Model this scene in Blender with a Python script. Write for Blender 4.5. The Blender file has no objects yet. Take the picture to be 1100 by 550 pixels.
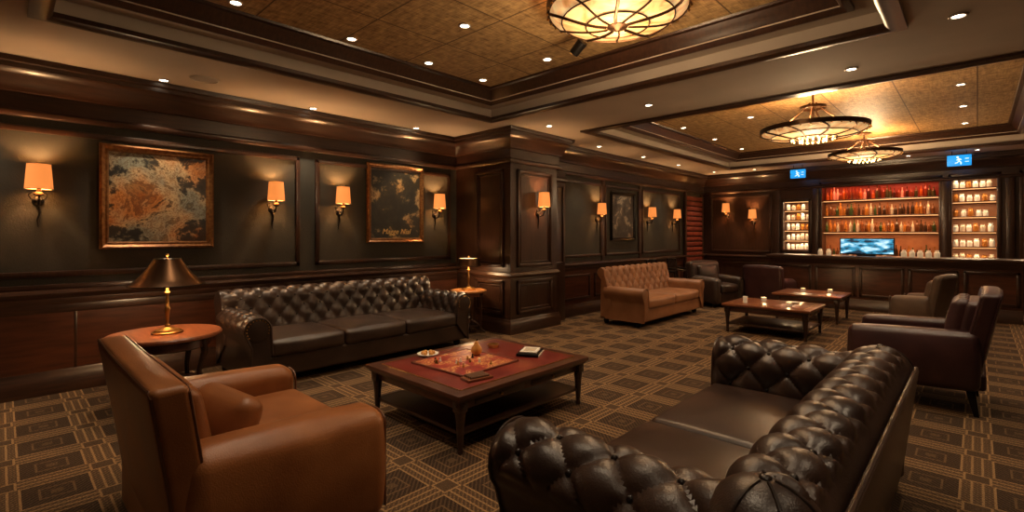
import bpy, bmesh, math, random
from mathutils import Vector, Matrix
random.seed(7)
scene = bpy.context.scene
pi = math.pi
K = 1.4      # downlight level

# ------------------------------------------------------------------ materials
def newmat(name):
    m = bpy.data.materials.new(name); m.use_nodes = True
    nt = m.node_tree
    return m, nt, nt.nodes['Principled BSDF']

def coords(nt, scale=(1, 1, 1), kind='Object'):
    tc = nt.nodes.new('ShaderNodeTexCoord'); mp = nt.nodes.new('ShaderNodeMapping')
    mp.inputs['Scale'].default_value = scale
    nt.links.new(tc.outputs[kind], mp.inputs['Vector'])
    return mp.outputs['Vector']

def c4(c): return (c[0], c[1], c[2], 1)

def mat(name, base, rough=.5, metal=0, col2=None, nscale=3, stretch=(1, 1, 1), bump=0, bscale=60, coat=0,
        emit=None, estr=0, rough2=None, spec=.5, ramp=(.35, .65), detail=4):
    m, nt, p = newmat(name)
    p.inputs['Base Color'].default_value = c4(base)
    p.inputs['Roughness'].default_value = rough
    p.inputs['Metallic'].default_value = metal
    p.inputs['Coat Weight'].default_value = coat
    p.inputs['Coat Roughness'].default_value = .2
    p.inputs['Specular IOR Level'].default_value = spec
    if emit:
        p.inputs['Emission Color'].default_value = c4(emit); p.inputs['Emission Strength'].default_value = estr
    if col2 is not None or rough2 is not None:
        v = coords(nt, stretch)
        n = nt.nodes.new('ShaderNodeTexNoise'); n.inputs['Scale'].default_value = nscale
        n.inputs['Detail'].default_value = detail
        nt.links.new(v, n.inputs['Vector'])
        if col2 is not None:
            r = nt.nodes.new('ShaderNodeValToRGB')
            r.color_ramp.elements[0].position = ramp[0]; r.color_ramp.elements[1].position = ramp[1]
            r.color_ramp.elements[0].color = c4(base); r.color_ramp.elements[1].color = c4(col2)
            nt.links.new(n.outputs['Fac'], r.inputs['Fac'])
            nt.links.new(r.outputs['Color'], p.inputs['Base Color'])
        if rough2 is not None:
            mr = nt.nodes.new('ShaderNodeMapRange')
            mr.inputs['To Min'].default_value = rough; mr.inputs['To Max'].default_value = rough2
            nt.links.new(n.outputs['Fac'], mr.inputs['Value']); nt.links.new(mr.outputs['Result'], p.inputs['Roughness'])
    if bump:
        v2 = coords(nt)
        vo = nt.nodes.new('ShaderNodeTexNoise'); vo.inputs['Scale'].default_value = bscale; vo.inputs['Detail'].default_value = 3
        nt.links.new(v2, vo.inputs['Vector'])
        b = nt.nodes.new('ShaderNodeBump'); b.inputs['Strength'].default_value = bump; b.inputs['Distance'].default_value = .01
        nt.links.new(vo.outputs['Fac'], b.inputs['Height']); nt.links.new(b.outputs['Normal'], p.inputs['Normal'])
    return m

WOOD = mat('dark_mahogany', (.022, .0095, .0055), .32, col2=(.046, .019, .010), nscale=6, stretch=(6, 6, .6), coat=.25, ramp=(.3, .7))
WOODH = mat('mahogany_horizontal', (.024, .0105, .006), .32, col2=(.048, .020, .011), nscale=6, stretch=(.6, .6, 8), coat=.25)
WAIN = mat('red_mahogany', (.050, .017, .009), .3, col2=(.092, .030, .015), nscale=4, stretch=(1, .8, 7), coat=.3)
WOODL = mat('walnut_top', (.15, .045, .02), .28, col2=(.23, .075, .03), nscale=5, stretch=(.8, 7, 1), coat=.4)
FABRIC = mat('olive_wallcloth', (.027, .025, .018), .7, col2=(.038, .034, .024), nscale=3, bump=.25, bscale=90)
CREAM = mat('cream_plaster', (.43, .365, .30), .8, col2=(.47, .40, .33), nscale=2)
LEATHER = mat('dark_brown_leather', (.020, .011, .008), .27, col2=(.040, .021, .014), nscale=4, bump=.18, bscale=140, rough2=.42, spec=.6)
LEATHN = mat('espresso_leather', (.022, .011, .008), .27, col2=(.046, .023, .015), nscale=3.5, bump=.15, bscale=160, rough2=.42, spec=.6)
OUTER = mat('sofa_outer_leather', (.050, .024, .015), .38, col2=(.075, .036, .022), nscale=3, bump=.12, bscale=150)
LBTN = mat('leather_button', (.014, .008, .006), .3)
TAN = mat('tan_leather', (.22, .072, .020), .32, col2=(.34, .125, .040), nscale=3, bump=.15, bscale=150, rough2=.48)
TANP = mat('tan_piping', (.10, .032, .011), .4)
TAN2 = mat('cognac_leather', (.20, .082, .034), .4, col2=(.29, .13, .058), nscale=3, bump=.15, bscale=150)
TANB = mat('cognac_button', (.09, .03, .013), .4)
PURP = mat('oxblood_leather', (.032, .012, .013), .36, col2=(.055, .021, .021), nscale=4, bump=.15, bscale=120)
GREY = mat('taupe_leather', (.10, .065, .046), .45, col2=(.14, .09, .065), nscale=4)
BLACK = mat('black_metal', (.012, .010, .009), .35, .6)
BRASS = mat('aged_brass', (.60, .36, .13), .28, 1.0)
BRONZE = mat('dark_bronze', (.09, .045, .022), .35, .9)
GOLDF = mat('gilt_frame', (.17, .068, .024), .35, .5, col2=(.32, .15, .05), nscale=30)
REDT = mat('red_leather_inlay', (.13, .014, .010), .3, col2=(.19, .025, .016), nscale=6, coat=.3)
WHITE = mat('off_white', (.7, .66, .58), .5)
CERAM = mat('amber_ceramic', (.55, .25, .06), .3)
SHADEIN = mat('shade_lining', (.8, .6, .35), .8, emit=(1, .55, .2), estr=.4)
SHADE = mat('sconce_shade', (.35, .12, .03), .8, emit=(1, .29, .06), estr=.9)
CAND = mat('lit_wax', (1, .8, .4), .5, emit=(1, .62, .22), estr=8)
LED = mat('downlight_lens', (1, .9, .7), .5, emit=(1, .85, .62), estr=14)
TRIMW = mat('downlight_trim', (.5, .45, .4), .4, .4)
STRIPL = mat('led_strip_amber', (1, .6, .2), .5, emit=(1, .50, .18), estr=1.8)
GLASSJ = mat('jar_glass', (.75, .70, .60), .12, emit=(1, .75, .45), estr=.12)  # faint emission put in so the glass looks brightly lit
BTL = [mat('bottle_amber', (.40, .15, .03), .12), mat('bottle_green', (.05, .08, .03), .12), mat('bottle_dark', (.05, .025, .013), .12),
       mat('bottle_clear', (.6, .5, .38), .12), mat('bottle_brown', (.16, .055, .02), .15)]
REDB = mat('red_slats', (.17, .028, .016), .5, col2=(.24, .05, .026), nscale=8)
NICHE = mat('niche_backing', (.32, .12, .05), .5, col2=(.42, .17, .07), nscale=6)

def pendant_glass():
    m, nt, p = newmat('alabaster_glass')
    v = coords(nt)
    n = nt.nodes.new('ShaderNodeTexNoise'); n.inputs['Scale'].default_value = 5; n.inputs['Detail'].default_value = 6
    n.inputs['Distortion'].default_value = 1.5
    nt.links.new(v, n.inputs['Vector'])
    r = nt.nodes.new('ShaderNodeValToRGB')
    r.color_ramp.elements[0].color = (.45, .19, .05, 1); r.color_ramp.elements[0].position = .3
    r.color_ramp.elements[1].color = (1, .66, .30, 1); r.color_ramp.elements[1].position = .72
    nt.links.new(n.outputs['Fac'], r.inputs['Fac'])
    nt.links.new(r.outputs['Color'], p.inputs['Base Color']); nt.links.new(r.outputs['Color'], p.inputs['Emission Color'])
    p.inputs['Emission Strength'].default_value = .75
    return m
ALAB = pendant_glass()

def art(name, cols, scale, dist=2.0, seed=0.0, tint=None, rgh=.6):
    m, nt, p = newmat(name)
    v = coords(nt)
    n = nt.nodes.new('ShaderNodeTexNoise'); n.noise_dimensions = '4D'; n.inputs['W'].default_value = seed
    n.inputs['Scale'].default_value = scale; n.inputs['Detail'].default_value = 12; n.inputs['Distortion'].default_value = dist
    n.inputs['Roughness'].default_value = rgh
    nt.links.new(v, n.inputs['Vector'])
    r = nt.nodes.new('ShaderNodeValToRGB'); e = r.color_ramp.elements
    e[0].position = cols[0][0]; e[0].color = c4(cols[0][1]); e[1].position = cols[-1][0]; e[1].color = c4(cols[-1][1])
    for q, c in cols[1:-1]:
        x = e.new(q); x.color = c4(c)
    nt.links.new(n.outputs['Fac'], r.inputs['Fac']); out = r.outputs['Color']
    if tint:
        n2 = nt.nodes.new('ShaderNodeTexNoise'); n2.noise_dimensions = '4D'; n2.inputs['W'].default_value = seed + 7
        n2.inputs['Scale'].default_value = 2.2; n2.inputs['Detail'].default_value = 3
        nt.links.new(v, n2.inputs['Vector'])
        r2 = nt.nodes.new('ShaderNodeValToRGB'); e2 = r2.color_ramp.elements
        e2[0].position = .40; e2[0].color = c4(tint[0]); e2[1].position = .60; e2[1].color = c4(tint[2])
        x = e2.new(.5); x.color = c4(tint[1])
        nt.links.new(n2.outputs['Fac'], r2.inputs['Fac'])
        mx = nt.nodes.new('ShaderNodeMix'); mx.data_type = 'RGBA'; mx.blend_type = 'MULTIPLY'; mx.inputs[0].default_value = 1
        nt.links.new(out, mx.inputs[6]); nt.links.new(r2.outputs['Color'], mx.inputs[7]); out = mx.outputs[2]
    nt.links.new(out, p.inputs['Base Color'])
    p.inputs['Roughness'].default_value = .4
    return m
ART1 = art('painting_rocky_landscape', [(.36, (.012, .011, .010)), (.47, (.045, .035, .028)), (.49, (.30, .20, .11)), (.515, (.62, .48, .30)), (.54, (.25, .13, .055)), (.56, (.60, .46, .30)), (.60, (.16, .09, .045)), (.64, (.40, .25, .12)), (.70, (.03, .022, .018))], 2.8, .35, 3.1,
           ((.45, .60, .75), (1, .92, .80), (1.0, .50, .20)), .68)
ART2 = art('painting_dark_figure', [(.42, (.010, .010, .009)), (.53, (.026, .024, .018)), (.56, (.20, .14, .07)), (.60, (.48, .34, .18)), (.63, (.14, .085, .04)), (.68, (.30, .20, .10))], 3.0, .35, 8.4,
           ((.6, .6, .6), (1, .9, .75), (1, .75, .45)), .66)
ART3 = art('painting_grey', [(.4, (.03, .025, .02)), (.52, (.08, .065, .05)), (.56, (.35, .27, .18)), (.6, (.10, .08, .06)), (.66, (.5, .4, .28))], 4, .5, 1.7, None, .65)
BOARD = art('game_board_print', [(.38, (.20, .018, .012)), (.51, (.32, .032, .02)), (.54, (.70, .42, .12)), (.565, (.28, .028, .018)), (.62, (.34, .04, .025)), (.645, (.75, .5, .2))], 8, .8, 5.0)

def screenmat():
    m, nt, p = newmat('screen_seascape')
    v = coords(nt, (3, 1, 7))
    n = nt.nodes.new('ShaderNodeTexNoise'); n.inputs['Scale'].default_value = 1.6; n.inputs['Detail'].default_value = 6
    nt.links.new(v, n.inputs['Vector'])
    r = nt.nodes.new('ShaderNodeValToRGB'); e = r.color_ramp.elements
    e[0].position = .42; e[0].color = (.004, .02, .04, 1); e[1].position = .66; e[1].color = (.7, .95, 1, 1)
    x = e.new(.52); x.color = (.03, .30, .50, 1)
    nt.links.new(n.outputs['Fac'], r.inputs['Fac']); nt.links.new(r.outputs['Color'], p.inputs['Emission Color'])
    p.inputs['Base Color'].default_value = (.01, .02, .03, 1); p.inputs['Emission Strength'].default_value = 1.3
    return m
SCREEN = screenmat()
SIGNB = mat('exit_sign_blue', (.02, .25, .8), .4, emit=(.01, .36, .90), estr=.95)
SIGNW = mat('exit_sign_white', (.9, .95, 1), .4, emit=(.8, .95, 1), estr=1.1)

class NB:
    def __init__(s, nt): s.nt = nt
    def m(s, op, a, b=None, c=None):
        n = s.nt.nodes.new('ShaderNodeMath'); n.operation = op
        for i, x in enumerate((a, b, c)):
            if x is None: continue
            if isinstance(x, (int, float)): n.inputs[i].default_value = x
            else: s.nt.links.new(x, n.inputs[i])
        return n.outputs[0]
    def mix(s, f, a, b):
        n = s.nt.nodes.new('ShaderNodeMix'); n.data_type = 'RGBA'
        if isinstance(f, (int, float)): n.inputs[0].default_value = f
        else: s.nt.links.new(f, n.inputs[0])
        for k, x in ((6, a), (7, b)):
            if isinstance(x, tuple): n.inputs[k].default_value = c4(x)
            else: s.nt.links.new(x, n.inputs[k])
        return n.outputs[2]

def carpet():
    m, nt, p = newmat('patterned_carpet')
    B_ = NB(nt); M = B_.m
    tc = nt.nodes.new('ShaderNodeTexCoord'); sx = nt.nodes.new('ShaderNodeSeparateXYZ')
    nt.links.new(tc.outputs['Object'], sx.inputs[0])
    X, Y = sx.outputs[0], sx.outputs[1]
    s = .46
    x = M('DIVIDE', X, s); y = M('DIVIDE', Y, s)
    fx = M('ABSOLUTE', M('SUBTRACT', M('FRACT', x), .5)); fy = M('ABSOLUTE', M('SUBTRACT', M('FRACT', y), .5))
    d = M('MAXIMUM', fx, fy); mn = M('MINIMUM', fx, fy)
    def band(v, a, b): return M('MULTIPLY', M('GREATER_THAN', v, a), M('LESS_THAN', v, b))
    dark = (.036, .022, .014); mid = (.072, .043, .025); tan = (.25, .150, .072); lt = (.155, .092, .046)
    rib = M('GREATER_THAN', M('FRACT', M('MULTIPLY', M('ADD', X, Y), 30)), .6)
    rib2 = M('GREATER_THAN', M('FRACT', M('MULTIPLY', M('SUBTRACT', X, Y), 30)), .5)
    weave = B_.mix(rib, mid, lt)
    weave = B_.mix(M('MULTIPLY', rib2, .6), weave, mid)
    col = B_.mix(rib, dark, (.075, .045, .027))
    col = B_.mix(band(d, .15, .175), col, (.115, .068, .035))
    col = B_.mix(band(d, .0, .06), col, (.09, .054, .029))
    col = B_.mix(M('GREATER_THAN', d, .33), col, weave)
    col = B_.mix(band(d, .325, .35), col, tan)
    col = B_.mix(band(d, .435, .46), col, tan)
    col = B_.mix(M('GREATER_THAN', mn, .38), col, mid)
    col = B_.mix(band(mn, .36, .385), col, B_.mix(M('GREATER_THAN', d, .36), col, tan))
    n = nt.nodes.new('ShaderNodeTexNoise'); n.inputs['Scale'].default_value = 120; n.inputs['Detail'].default_value = 3
    nt.links.new(tc.outputs['Object'], n.inputs['Vector'])
    mr = nt.nodes.new('ShaderNodeMapRange'); mr.inputs['From Min'].default_value = .3; mr.inputs['From Max'].default_value = .7
    mr.inputs['To Min'].default_value = .5; mr.inputs['To Max'].default_value = 1.5
    nt.links.new(n.outputs['Fac'], mr.inputs['Value'])
    vm = nt.nodes.new('ShaderNodeVectorMath'); vm.operation = 'SCALE'
    nt.links.new(col, vm.inputs[0]); nt.links.new(mr.outputs['Result'], vm.inputs['Scale'])
    nt.links.new(vm.outputs[0], p.inputs['Base Color'])
    p.inputs['Roughness'].default_value = .95; p.inputs['Specular IOR Level'].default_value = .1
    b = nt.nodes.new('ShaderNodeBump'); b.inputs['Strength'].default_value = .4; b.inputs['Distance'].default_value = .01
    nt.links.new(n.outputs['Fac'], b.inputs['Height']); nt.links.new(b.outputs['Normal'], p.inputs['Normal'])
    return m
CARPET = carpet()

def goldceil():
    m, nt, p = newmat('gold_woven_ceiling')
    B_ = NB(nt); M = B_.m
    tc = nt.nodes.new('ShaderNodeTexCoord'); sx = nt.nodes.new('ShaderNodeSeparateXYZ')
    nt.links.new(tc.outputs['Object'], sx.inputs[0])
    fx = M('ABSOLUTE', M('SUBTRACT', M('FRACT', M('DIVIDE', sx.outputs[0], .75)), .5))
    fy = M('ABSOLUTE', M('SUBTRACT', M('FRACT', M('DIVIDE', sx.outputs[1], .75)), .5))
    g = M('GREATER_THAN', M('MAXIMUM', fx, fy), .491)
    facs = []
    for st in ((5, 60, 1), (60, 5, 1), (14, 14, 14)):
        mp = nt.nodes.new('ShaderNodeMapping'); mp.inputs['Scale'].default_value = st
        nt.links.new(tc.outputs['Object'], mp.inputs['Vector'])
        n = nt.nodes.new('ShaderNodeTexNoise'); n.inputs['Scale'].default_value = 1; n.inputs['Detail'].default_value = 6; n.inputs['Roughness'].default_value = .6
        nt.links.new(mp.outputs[0], n.inputs['Vector']); facs.append(n.outputs['Fac'])
    f = M('ADD', M('MULTIPLY', M('ADD', facs[0], facs[1]), .3), M('MULTIPLY', facs[2], .4))
    r = nt.nodes.new('ShaderNodeValToRGB')
    r.color_ramp.elements[0].position = .40; r.color_ramp.elements[1].position = .60
    r.color_ramp.elements[0].color = (.20, .115, .045, 1); r.color_ramp.elements[1].color = (.60, .41, .19, 1)
    nt.links.new(f, r.inputs['Fac'])
    col = B_.mix(g, r.outputs['Color'], (.09, .05, .018))
    nt.links.new(col, p.inputs['Base Color']); p.inputs['Roughness'].default_value = .55
    b = nt.nodes.new('ShaderNodeBump'); b.inputs['Strength'].default_value = .5; b.inputs['Distance'].default_value = .02
    nt.links.new(f, b.inputs['Height']); nt.links.new(b.outputs['Normal'], p.inputs['Normal'])
    return m
GOLD = goldceil()

# ------------------------------------------------------------------ mesh builder
class B:
    def __init__(s, name, mats):
        s.name = name; s.mats = mats; s.bm = bmesh.new()
    def idx(s, m):
        if m not in s.mats: s.mats.append(m)
        return s.mats.index(m)
    def add(s, t, m, M=None, recalc=True):
        mi = s.idx(m)
        if recalc: bmesh.ops.recalc_face_normals(t, faces=t.faces[:])
        for f in t.faces: f.material_index = mi; f.smooth = True
        if M is not None: t.transform(M)
        me = bpy.data.meshes.new('tmp'); t.to_mesh(me); t.free()
        s.bm.from_mesh(me); bpy.data.meshes.remove(me)
    def box(s, c, d, m, bev=0, seg=2, M=None, top=(1, 1), shift=(0, 0)):
        t = bmesh.new(); bmesh.ops.create_cube(t, size=1)
        for v in t.verts:
            up = v.co.z > 0
            kx, ky = (top if up else (1, 1))
            v.co = Vector((v.co.x * d[0] * kx + (shift[0] if up else 0), v.co.y * d[1] * ky + (shift[1] if up else 0), v.co.z * d[2]))
        if bev: bmesh.ops.bevel(t, geom=t.edges[:], offset=bev, segments=seg, affect='EDGES', profile=.5, clamp_overlap=True)
        T = Matrix.Translation(Vector(c))
        if M is not None: T = T @ M
        s.add(t, m, T)
    def mm(s, x0, x1, y0, y1, z0, z1, m, bev=0):
        s.box(((x0 + x1) / 2, (y0 + y1) / 2, (z0 + z1) / 2), (abs(x1 - x0), abs(y1 - y0), abs(z1 - z0)), m, bev)
    def lathe(s, prof, c, m, seg=24, M=None):
        t = bmesh.new(); rings = []
        for r, z in prof:
            if r < 1e-6: rings.append([t.verts.new((0, 0, z))])
            else: rings.append([t.verts.new((r * math.cos(2 * pi * i / seg), r * math.sin(2 * pi * i / seg), z)) for i in range(seg)])
        for a, b in zip(rings, rings[1:]):
            for i in range(seg):
                j = (i + 1) % seg
                if len(a) == 1 and len(b) == 1: continue
                if len(a) == 1: t.faces.new((a[0], b[i], b[j]))
                elif len(b) == 1: t.faces.new((a[i], a[j], b[0]))
                else: t.faces.new((a[i], a[j], b[j], b[i]))
        T = Matrix.Translation(Vector(c))
        if M is not None: T = T @ M
        s.add(t, m, T)
    def ball(s, c, r, m, seg=8, sc=(1, 1, 1)):
        t = bmesh.new(); bmesh.ops.create_uvsphere(t, u_segments=seg, v_segments=max(4, seg // 2 + 1), radius=r)
        s.add(t, m, Matrix.Translation(Vector(c)) @ Matrix.Diagonal((sc[0], sc[1], sc[2], 1)))
    def tube(s, pts, r, m, seg=8, closed=False):
        t = bmesh.new(); pts = [Vector(p) for p in pts]; n = len(pts); rings = []
        for i, p in enumerate(pts):
            if closed: tg = pts[(i + 1) % n] - pts[i - 1]
            else: tg = pts[min(i + 1, n - 1)] - pts[max(i - 1, 0)]
            if tg.length < 1e-9: tg = Vector((0, 0, 1))
            tg.normalize()
            up = Vector((0, 0, 1)) if abs(tg.z) < .9 else Vector((1, 0, 0))
            if i and not closed or i:
                up = last
            a = tg.cross(up); a.normalize(); b = a.cross(tg); b.normalize(); last = b
            rr = r[i] if isinstance(r, (list, tuple)) else r
            rings.append([t.verts.new(p + a * rr * math.cos(2 * pi * k / seg) + b * rr * math.sin(2 * pi * k / seg)) for k in range(seg)])
        prs = list(zip(rings, rings[1:]))
        if closed: prs.append((rings[-1], rings[0]))
        for A, C in prs:
            for k in range(seg):
                j = (k + 1) % seg; t.faces.new((A[k], A[j], C[j], C[k]))
        if not closed: t.faces.new(rings[0][::-1]); t.faces.new(rings[-1])
        s.add(t, m)
    def ring(s, x0, x1, y0, y1, prof, m):
        t = bmesh.new(); rr = []
        for o, z in prof:
            rr.append([t.verts.new(v) for v in ((x0 - o, y0 - o, z), (x1 + o, y0 - o, z), (x1 + o, y1 + o, z), (x0 - o, y1 + o, z))])
        for a, b in zip(rr, rr[1:]):
            for i in range(4):
                j = (i + 1) % 4; t.faces.new((a[i], a[j], b[j], b[i]))
        s.add(t, m)
    def run(s, prof, p0, p1, out, m):
        t = bmesh.new(); o = Vector(out)
        a = [t.verts.new((p0[0] + o.x * q, p0[1] + o.y * q, z)) for q, z in prof]
        b = [t.verts.new((p1[0] + o.x * q, p1[1] + o.y * q, z)) for q, z in prof]
        n = len(prof)
        for i in range(n):
            j = (i + 1) % n; t.faces.new((a[i], a[j], b[j], b[i]))
        t.faces.new(a); t.faces.new(b[::-1])
        s.add(t, m)
    def soft(s, c, d, r, m, bulge=(0, 0, 0), n=8, deform=None, M=None, k=3):
        h = [x / 2 for x in d]; ax = []
        for q in range(3):
            hh = h[q]; rr = min(r, hh * .999); inner = hh - rr
            e = [rr * math.tan(pi / 4 * i / k) for i in range(1, k + 1)]
            mid = [-inner + 2 * inner * i / n for i in range(n + 1)] if inner > .01 else [0.0]
            ax.append([-inner - x for x in e[::-1]] + mid + [inner + x for x in e])
        t = bmesh.new(); dct = {}
        def V(p):
            key = tuple(round(x, 5) for x in p)
            if key in dct: return dct[key]
            inn = [max(-(h[i] - min(r, h[i] * .999)), min(h[i] - min(r, h[i] * .999), p[i])) for i in range(3)]
            dv = Vector([p[i] - inn[i] for i in range(3)])
            if dv.length > 1e-9: dv = dv.normalized() * min(r, min(h) * .999)
            q = Vector(inn) + dv
            w = [max(-1, min(1, p[i] / h[i])) for i in range(3)]
            for i in range(3):
                a, b = (i + 1) % 3, (i + 2) % 3
                q[i] += bulge[i] * w[i] * (1 - w[a] ** 2) * (1 - w[b] ** 2)
            if deform: q = deform(q)
            dct[key] = t.verts.new(q); return dct[key]
        for q in range(3):
            a, b = (q + 1) % 3, (q + 2) % 3
            for sg in (-1, 1):
                for i in range(len(ax[a]) - 1):
                    for j in range(len(ax[b]) - 1):
                        vs = []
                        for ii, jj in ((i, j), (i + 1, j), (i + 1, j + 1), (i, j + 1)):
                            p = [0, 0, 0]; p[q] = sg * h[q]; p[a] = ax[a][ii]; p[b] = ax[b][jj]; vs.append(V(p))
                        try: t.faces.new(vs)
                        except ValueError: pass
        T = Matrix.Translation(Vector(c))
        if M is not None: T = T @ M
        s.add(t, m, T)
    def tufted(s, prof, u0, u1, place, m, mb, s0, s1, a, c, amp, step=.022, fade_u=.04):
        P = [Vector(p) for p in prof]; L = [0]
        for i in range(1, len(P)): L.append(L[-1] + (P[i] - P[i - 1]).length)
        S = L[-1]
        def at(x):
            x = max(0, min(S, x))
            for i in range(1, len(P)):
                if x <= L[i] + 1e-9:
                    f = (x - L[i - 1]) / max(1e-9, L[i] - L[i - 1]); return P[i - 1].lerp(P[i], f)
            return P[-1]
        def nrm(x):
            t = at(x + .02) - at(x - .02); return Vector((-t.y, t.x)).normalized()
        ns = int(S / step) + 1; nu = int((u1 - u0) / step) + 1
        nc = max(1, round((u1 - u0) / a)); a = (u1 - u0) / nc
        t = bmesh.new(); G = []
        def ss(x): x = max(0, min(1, x)); return x * x * (3 - 2 * x)
        for i in range(ns + 1):
            sv = S * i / ns; base = at(sv); n = nrm(sv); row = []
            fs = ss((sv - s0) / .05) * ss((s1 - sv) / .05)
            for j in range(nu + 1):
                uv = u0 + (u1 - u0) * j / nu
                Pq = (uv - u0) / a + (sv - s0) / c; Q = (uv - u0) / a - (sv - s0) / c
                H = (abs(math.sin(pi * Pq)) * abs(math.sin(pi * Q))) ** .42
                fu = ss((uv - u0) / fade_u) * ss((u1 - uv) / fade_u)
                q = base + n * (amp * (H - .25) * fs * (.25 + .75 * fu))
                row.append(t.verts.new(place(uv, q.x, q.y)))
            G.append(row)
        for i in range(ns):
            for j in range(nu):
                t.faces.new((G[i][j], G[i][j + 1], G[i + 1][j + 1], G[i + 1][j]))
        t.faces.new([r[0] for r in G]); t.faces.new([r[-1] for r in G][::-1])
        s.add(t, m)
        if mb:
            k = 0
            while True:
                sv = s0 + k * c / 2
                if sv > s1 - .02: break
                if sv > s0 + .03:
                    off = (k % 2) * .5; j = 0
                    while True:
                        uv = u0 + (j + off) * a
                        if uv > u1 - .03: break
                        if uv > u0 + .03:
                            q = at(sv) + nrm(sv) * (-amp * .15)
                            s.ball(place(uv, q.x, q.y), .014, mb, 8)
                        j += 1
                k += 1
    def done(s, loc=(0, 0, 0), rotz=0, parent=None, ang=38, sc=None):
        me = bpy.data.meshes.new(s.name); s.bm.to_mesh(me); s.bm.free()
        for m in s.mats: me.materials.append(m)
        me.set_sharp_from_angle(angle=math.radians(ang))
        o = bpy.data.objects.new(s.name, me); scene.collection.objects.link(o)
        o.location = loc; o.rotation_euler = (0, 0, rotz)
        if sc: o.scale = sc
        if parent: o.parent = parent
        return o

def light(name, kind, loc, energy, color, parent=None, size=.05, spot=None, blend=.6):
    l = bpy.data.lights.new(name, kind); l.energy = energy; l.color = color
    if kind in ('POINT', 'SPOT'): l.shadow_soft_size = size
    if kind == 'SPOT': l.spot_size = spot; l.spot_blend = blend
    if kind == 'AREA': l.shape = 'RECTANGLE'; l.size = size[0]; l.size_y = size[1]
    o = bpy.data.objects.new(name, l); scene.collection.objects.link(o); o.location = loc
    if parent: o.parent = parent
    return o

# ------------------------------------------------------------------ room shell
ZC = 3.08; XL = -6.33; XF = -5.4; YB = 13.2; XR = 4.0; YN = -3.0
DL = (1, .76, .50)

b = B('floor', []); b.mm(XL - .2, XR + .2, YN - .2, YB + .6, -.1, 0, CARPET); b.done()
b = B('wall_left', []); b.mm(XL - .2, XL, YN, 5.4, 0, ZC, FABRIC); b.done()
b = B('wall_left_far', []); b.mm(XF - .2, XF, 6.3, YB, 0, ZC, WOOD); b.done()
b = B('wall_right', []); b.mm(XR, XR + .2, YN, YB, 0, ZC, WOOD); b.done()
b = B('wall_front', []); b.mm(XL - .2, XR + .2, YN - .2, YN, 0, ZC, WOOD); b.done()

def cells(b, ax, xs, ys, holes, lo, hi, m):
    xs = sorted(set(xs)); ys = sorted(set(ys))
    for x0, x1 in zip(xs, xs[1:]):
        for y0, y1 in zip(ys, ys[1:]):
            cx, cy = (x0 + x1) / 2, (y0 + y1) / 2
            if any(h[0] < cx < h[1] and h[2] < cy < h[3] for h in holes): continue
            if ax == 'z': b.mm(x0, x1, y0, y1, lo, hi, m)
            else: b.mm(x0, x1, lo, hi, y0, y1, m)

T1 = (-4.85, -.45, .2, 4.67); T2 = (-4.3, .78, 6.15, 12.0)
b = B('ceiling', [])
cells(b, 'z', [XL - .2, XR + .2, T1[0], T1[1], T2[0], T2[1]], [YN - .2, YB + .5, T1[2], T1[3], T2[2], T2[3]], [T1, T2], ZC, ZC + .16, CREAM)
for T in (T1, T2):
    b.ring(T[0], T[1], T[2], T[3], [(.02, 3.22), (-.3, 3.22), (-.3, 3.24), (.02, 3.24), (.02, 3.22)], CREAM)
    b.mm(T[0] + .2, T[1] - .2, T[2] + .2, T[3] - .2, 3.36, 3.42, GOLD)
b.done()
b = B('trim_ceiling_trays', [])
for T in (T1, T2):
    b.ring(T[0], T[1], T[2], T[3], [(.07, ZC + .01), (.07, ZC - .025), (.02, ZC - .04), (-.02, ZC - .04), (-.055, ZC - .015), (-.055, ZC + .02), (-.02, ZC + .03), (-.001, ZC + .03)], WOOD)
    b.ring(T[0], T[1], T[2], T[3], [(-.22, 3.225), (-.22, 3.19), (-.26, 3.18), (-.29, 3.21), (-.31, 3.25), (-.34, 3.29), (-.37, 3.335), (-.41, 3.34), (-.42, 3.37)], WOOD)
b.done()

CROWN = [(0, 2.58), (.05, 2.58), (.065, 2.60), (.065, 2.625), (.03, 2.65), (.03, 2.79), (.06, 2.80), (.07, 2.84), (.09, 2.86), (.12, 2.93), (.165, 2.975), (.19, 2.98), (.19, 3.02), (.215, 3.03), (.22, 3.075), (0, 3.075)]
RAIL = [(0, .84), (.035, .84), (.045, .87), (.045, .90), (.09, .93), (.10, .95), (.09, .975), (0, .985)]
BASE = [(0, 0), (.05, 0), (.05, .15), (.035, .17), (.03, .20), (.02, .22), (0, .22)]
def rectframe_y(b, x, sgn, y0, y1, z0, z1, w, t, m):
    for (a0, a1, c0, c1) in ((y0, y1, z0, z0 + w), (y0, y1, z1 - w, z1), (y0, y0 + w, z0, z1), (y1 - w, y1, z0, z1)):
        b.mm(x, x + sgn * t, a0, a1, c0, c1, m, .008)
def rectframe_x(b, y, sgn, x0, x1, z0, z1, w, t, m):
    for (a0, a1, c0, c1) in ((x0, x1, z0, z0 + w), (x0, x1, z1 - w, z1), (x0, x0 + w, z0, z1), (x1 - w, x1, z0, z1)):
        b.mm(a0, a1, y, y + sgn * t, c0, c1, m, .008)

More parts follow.
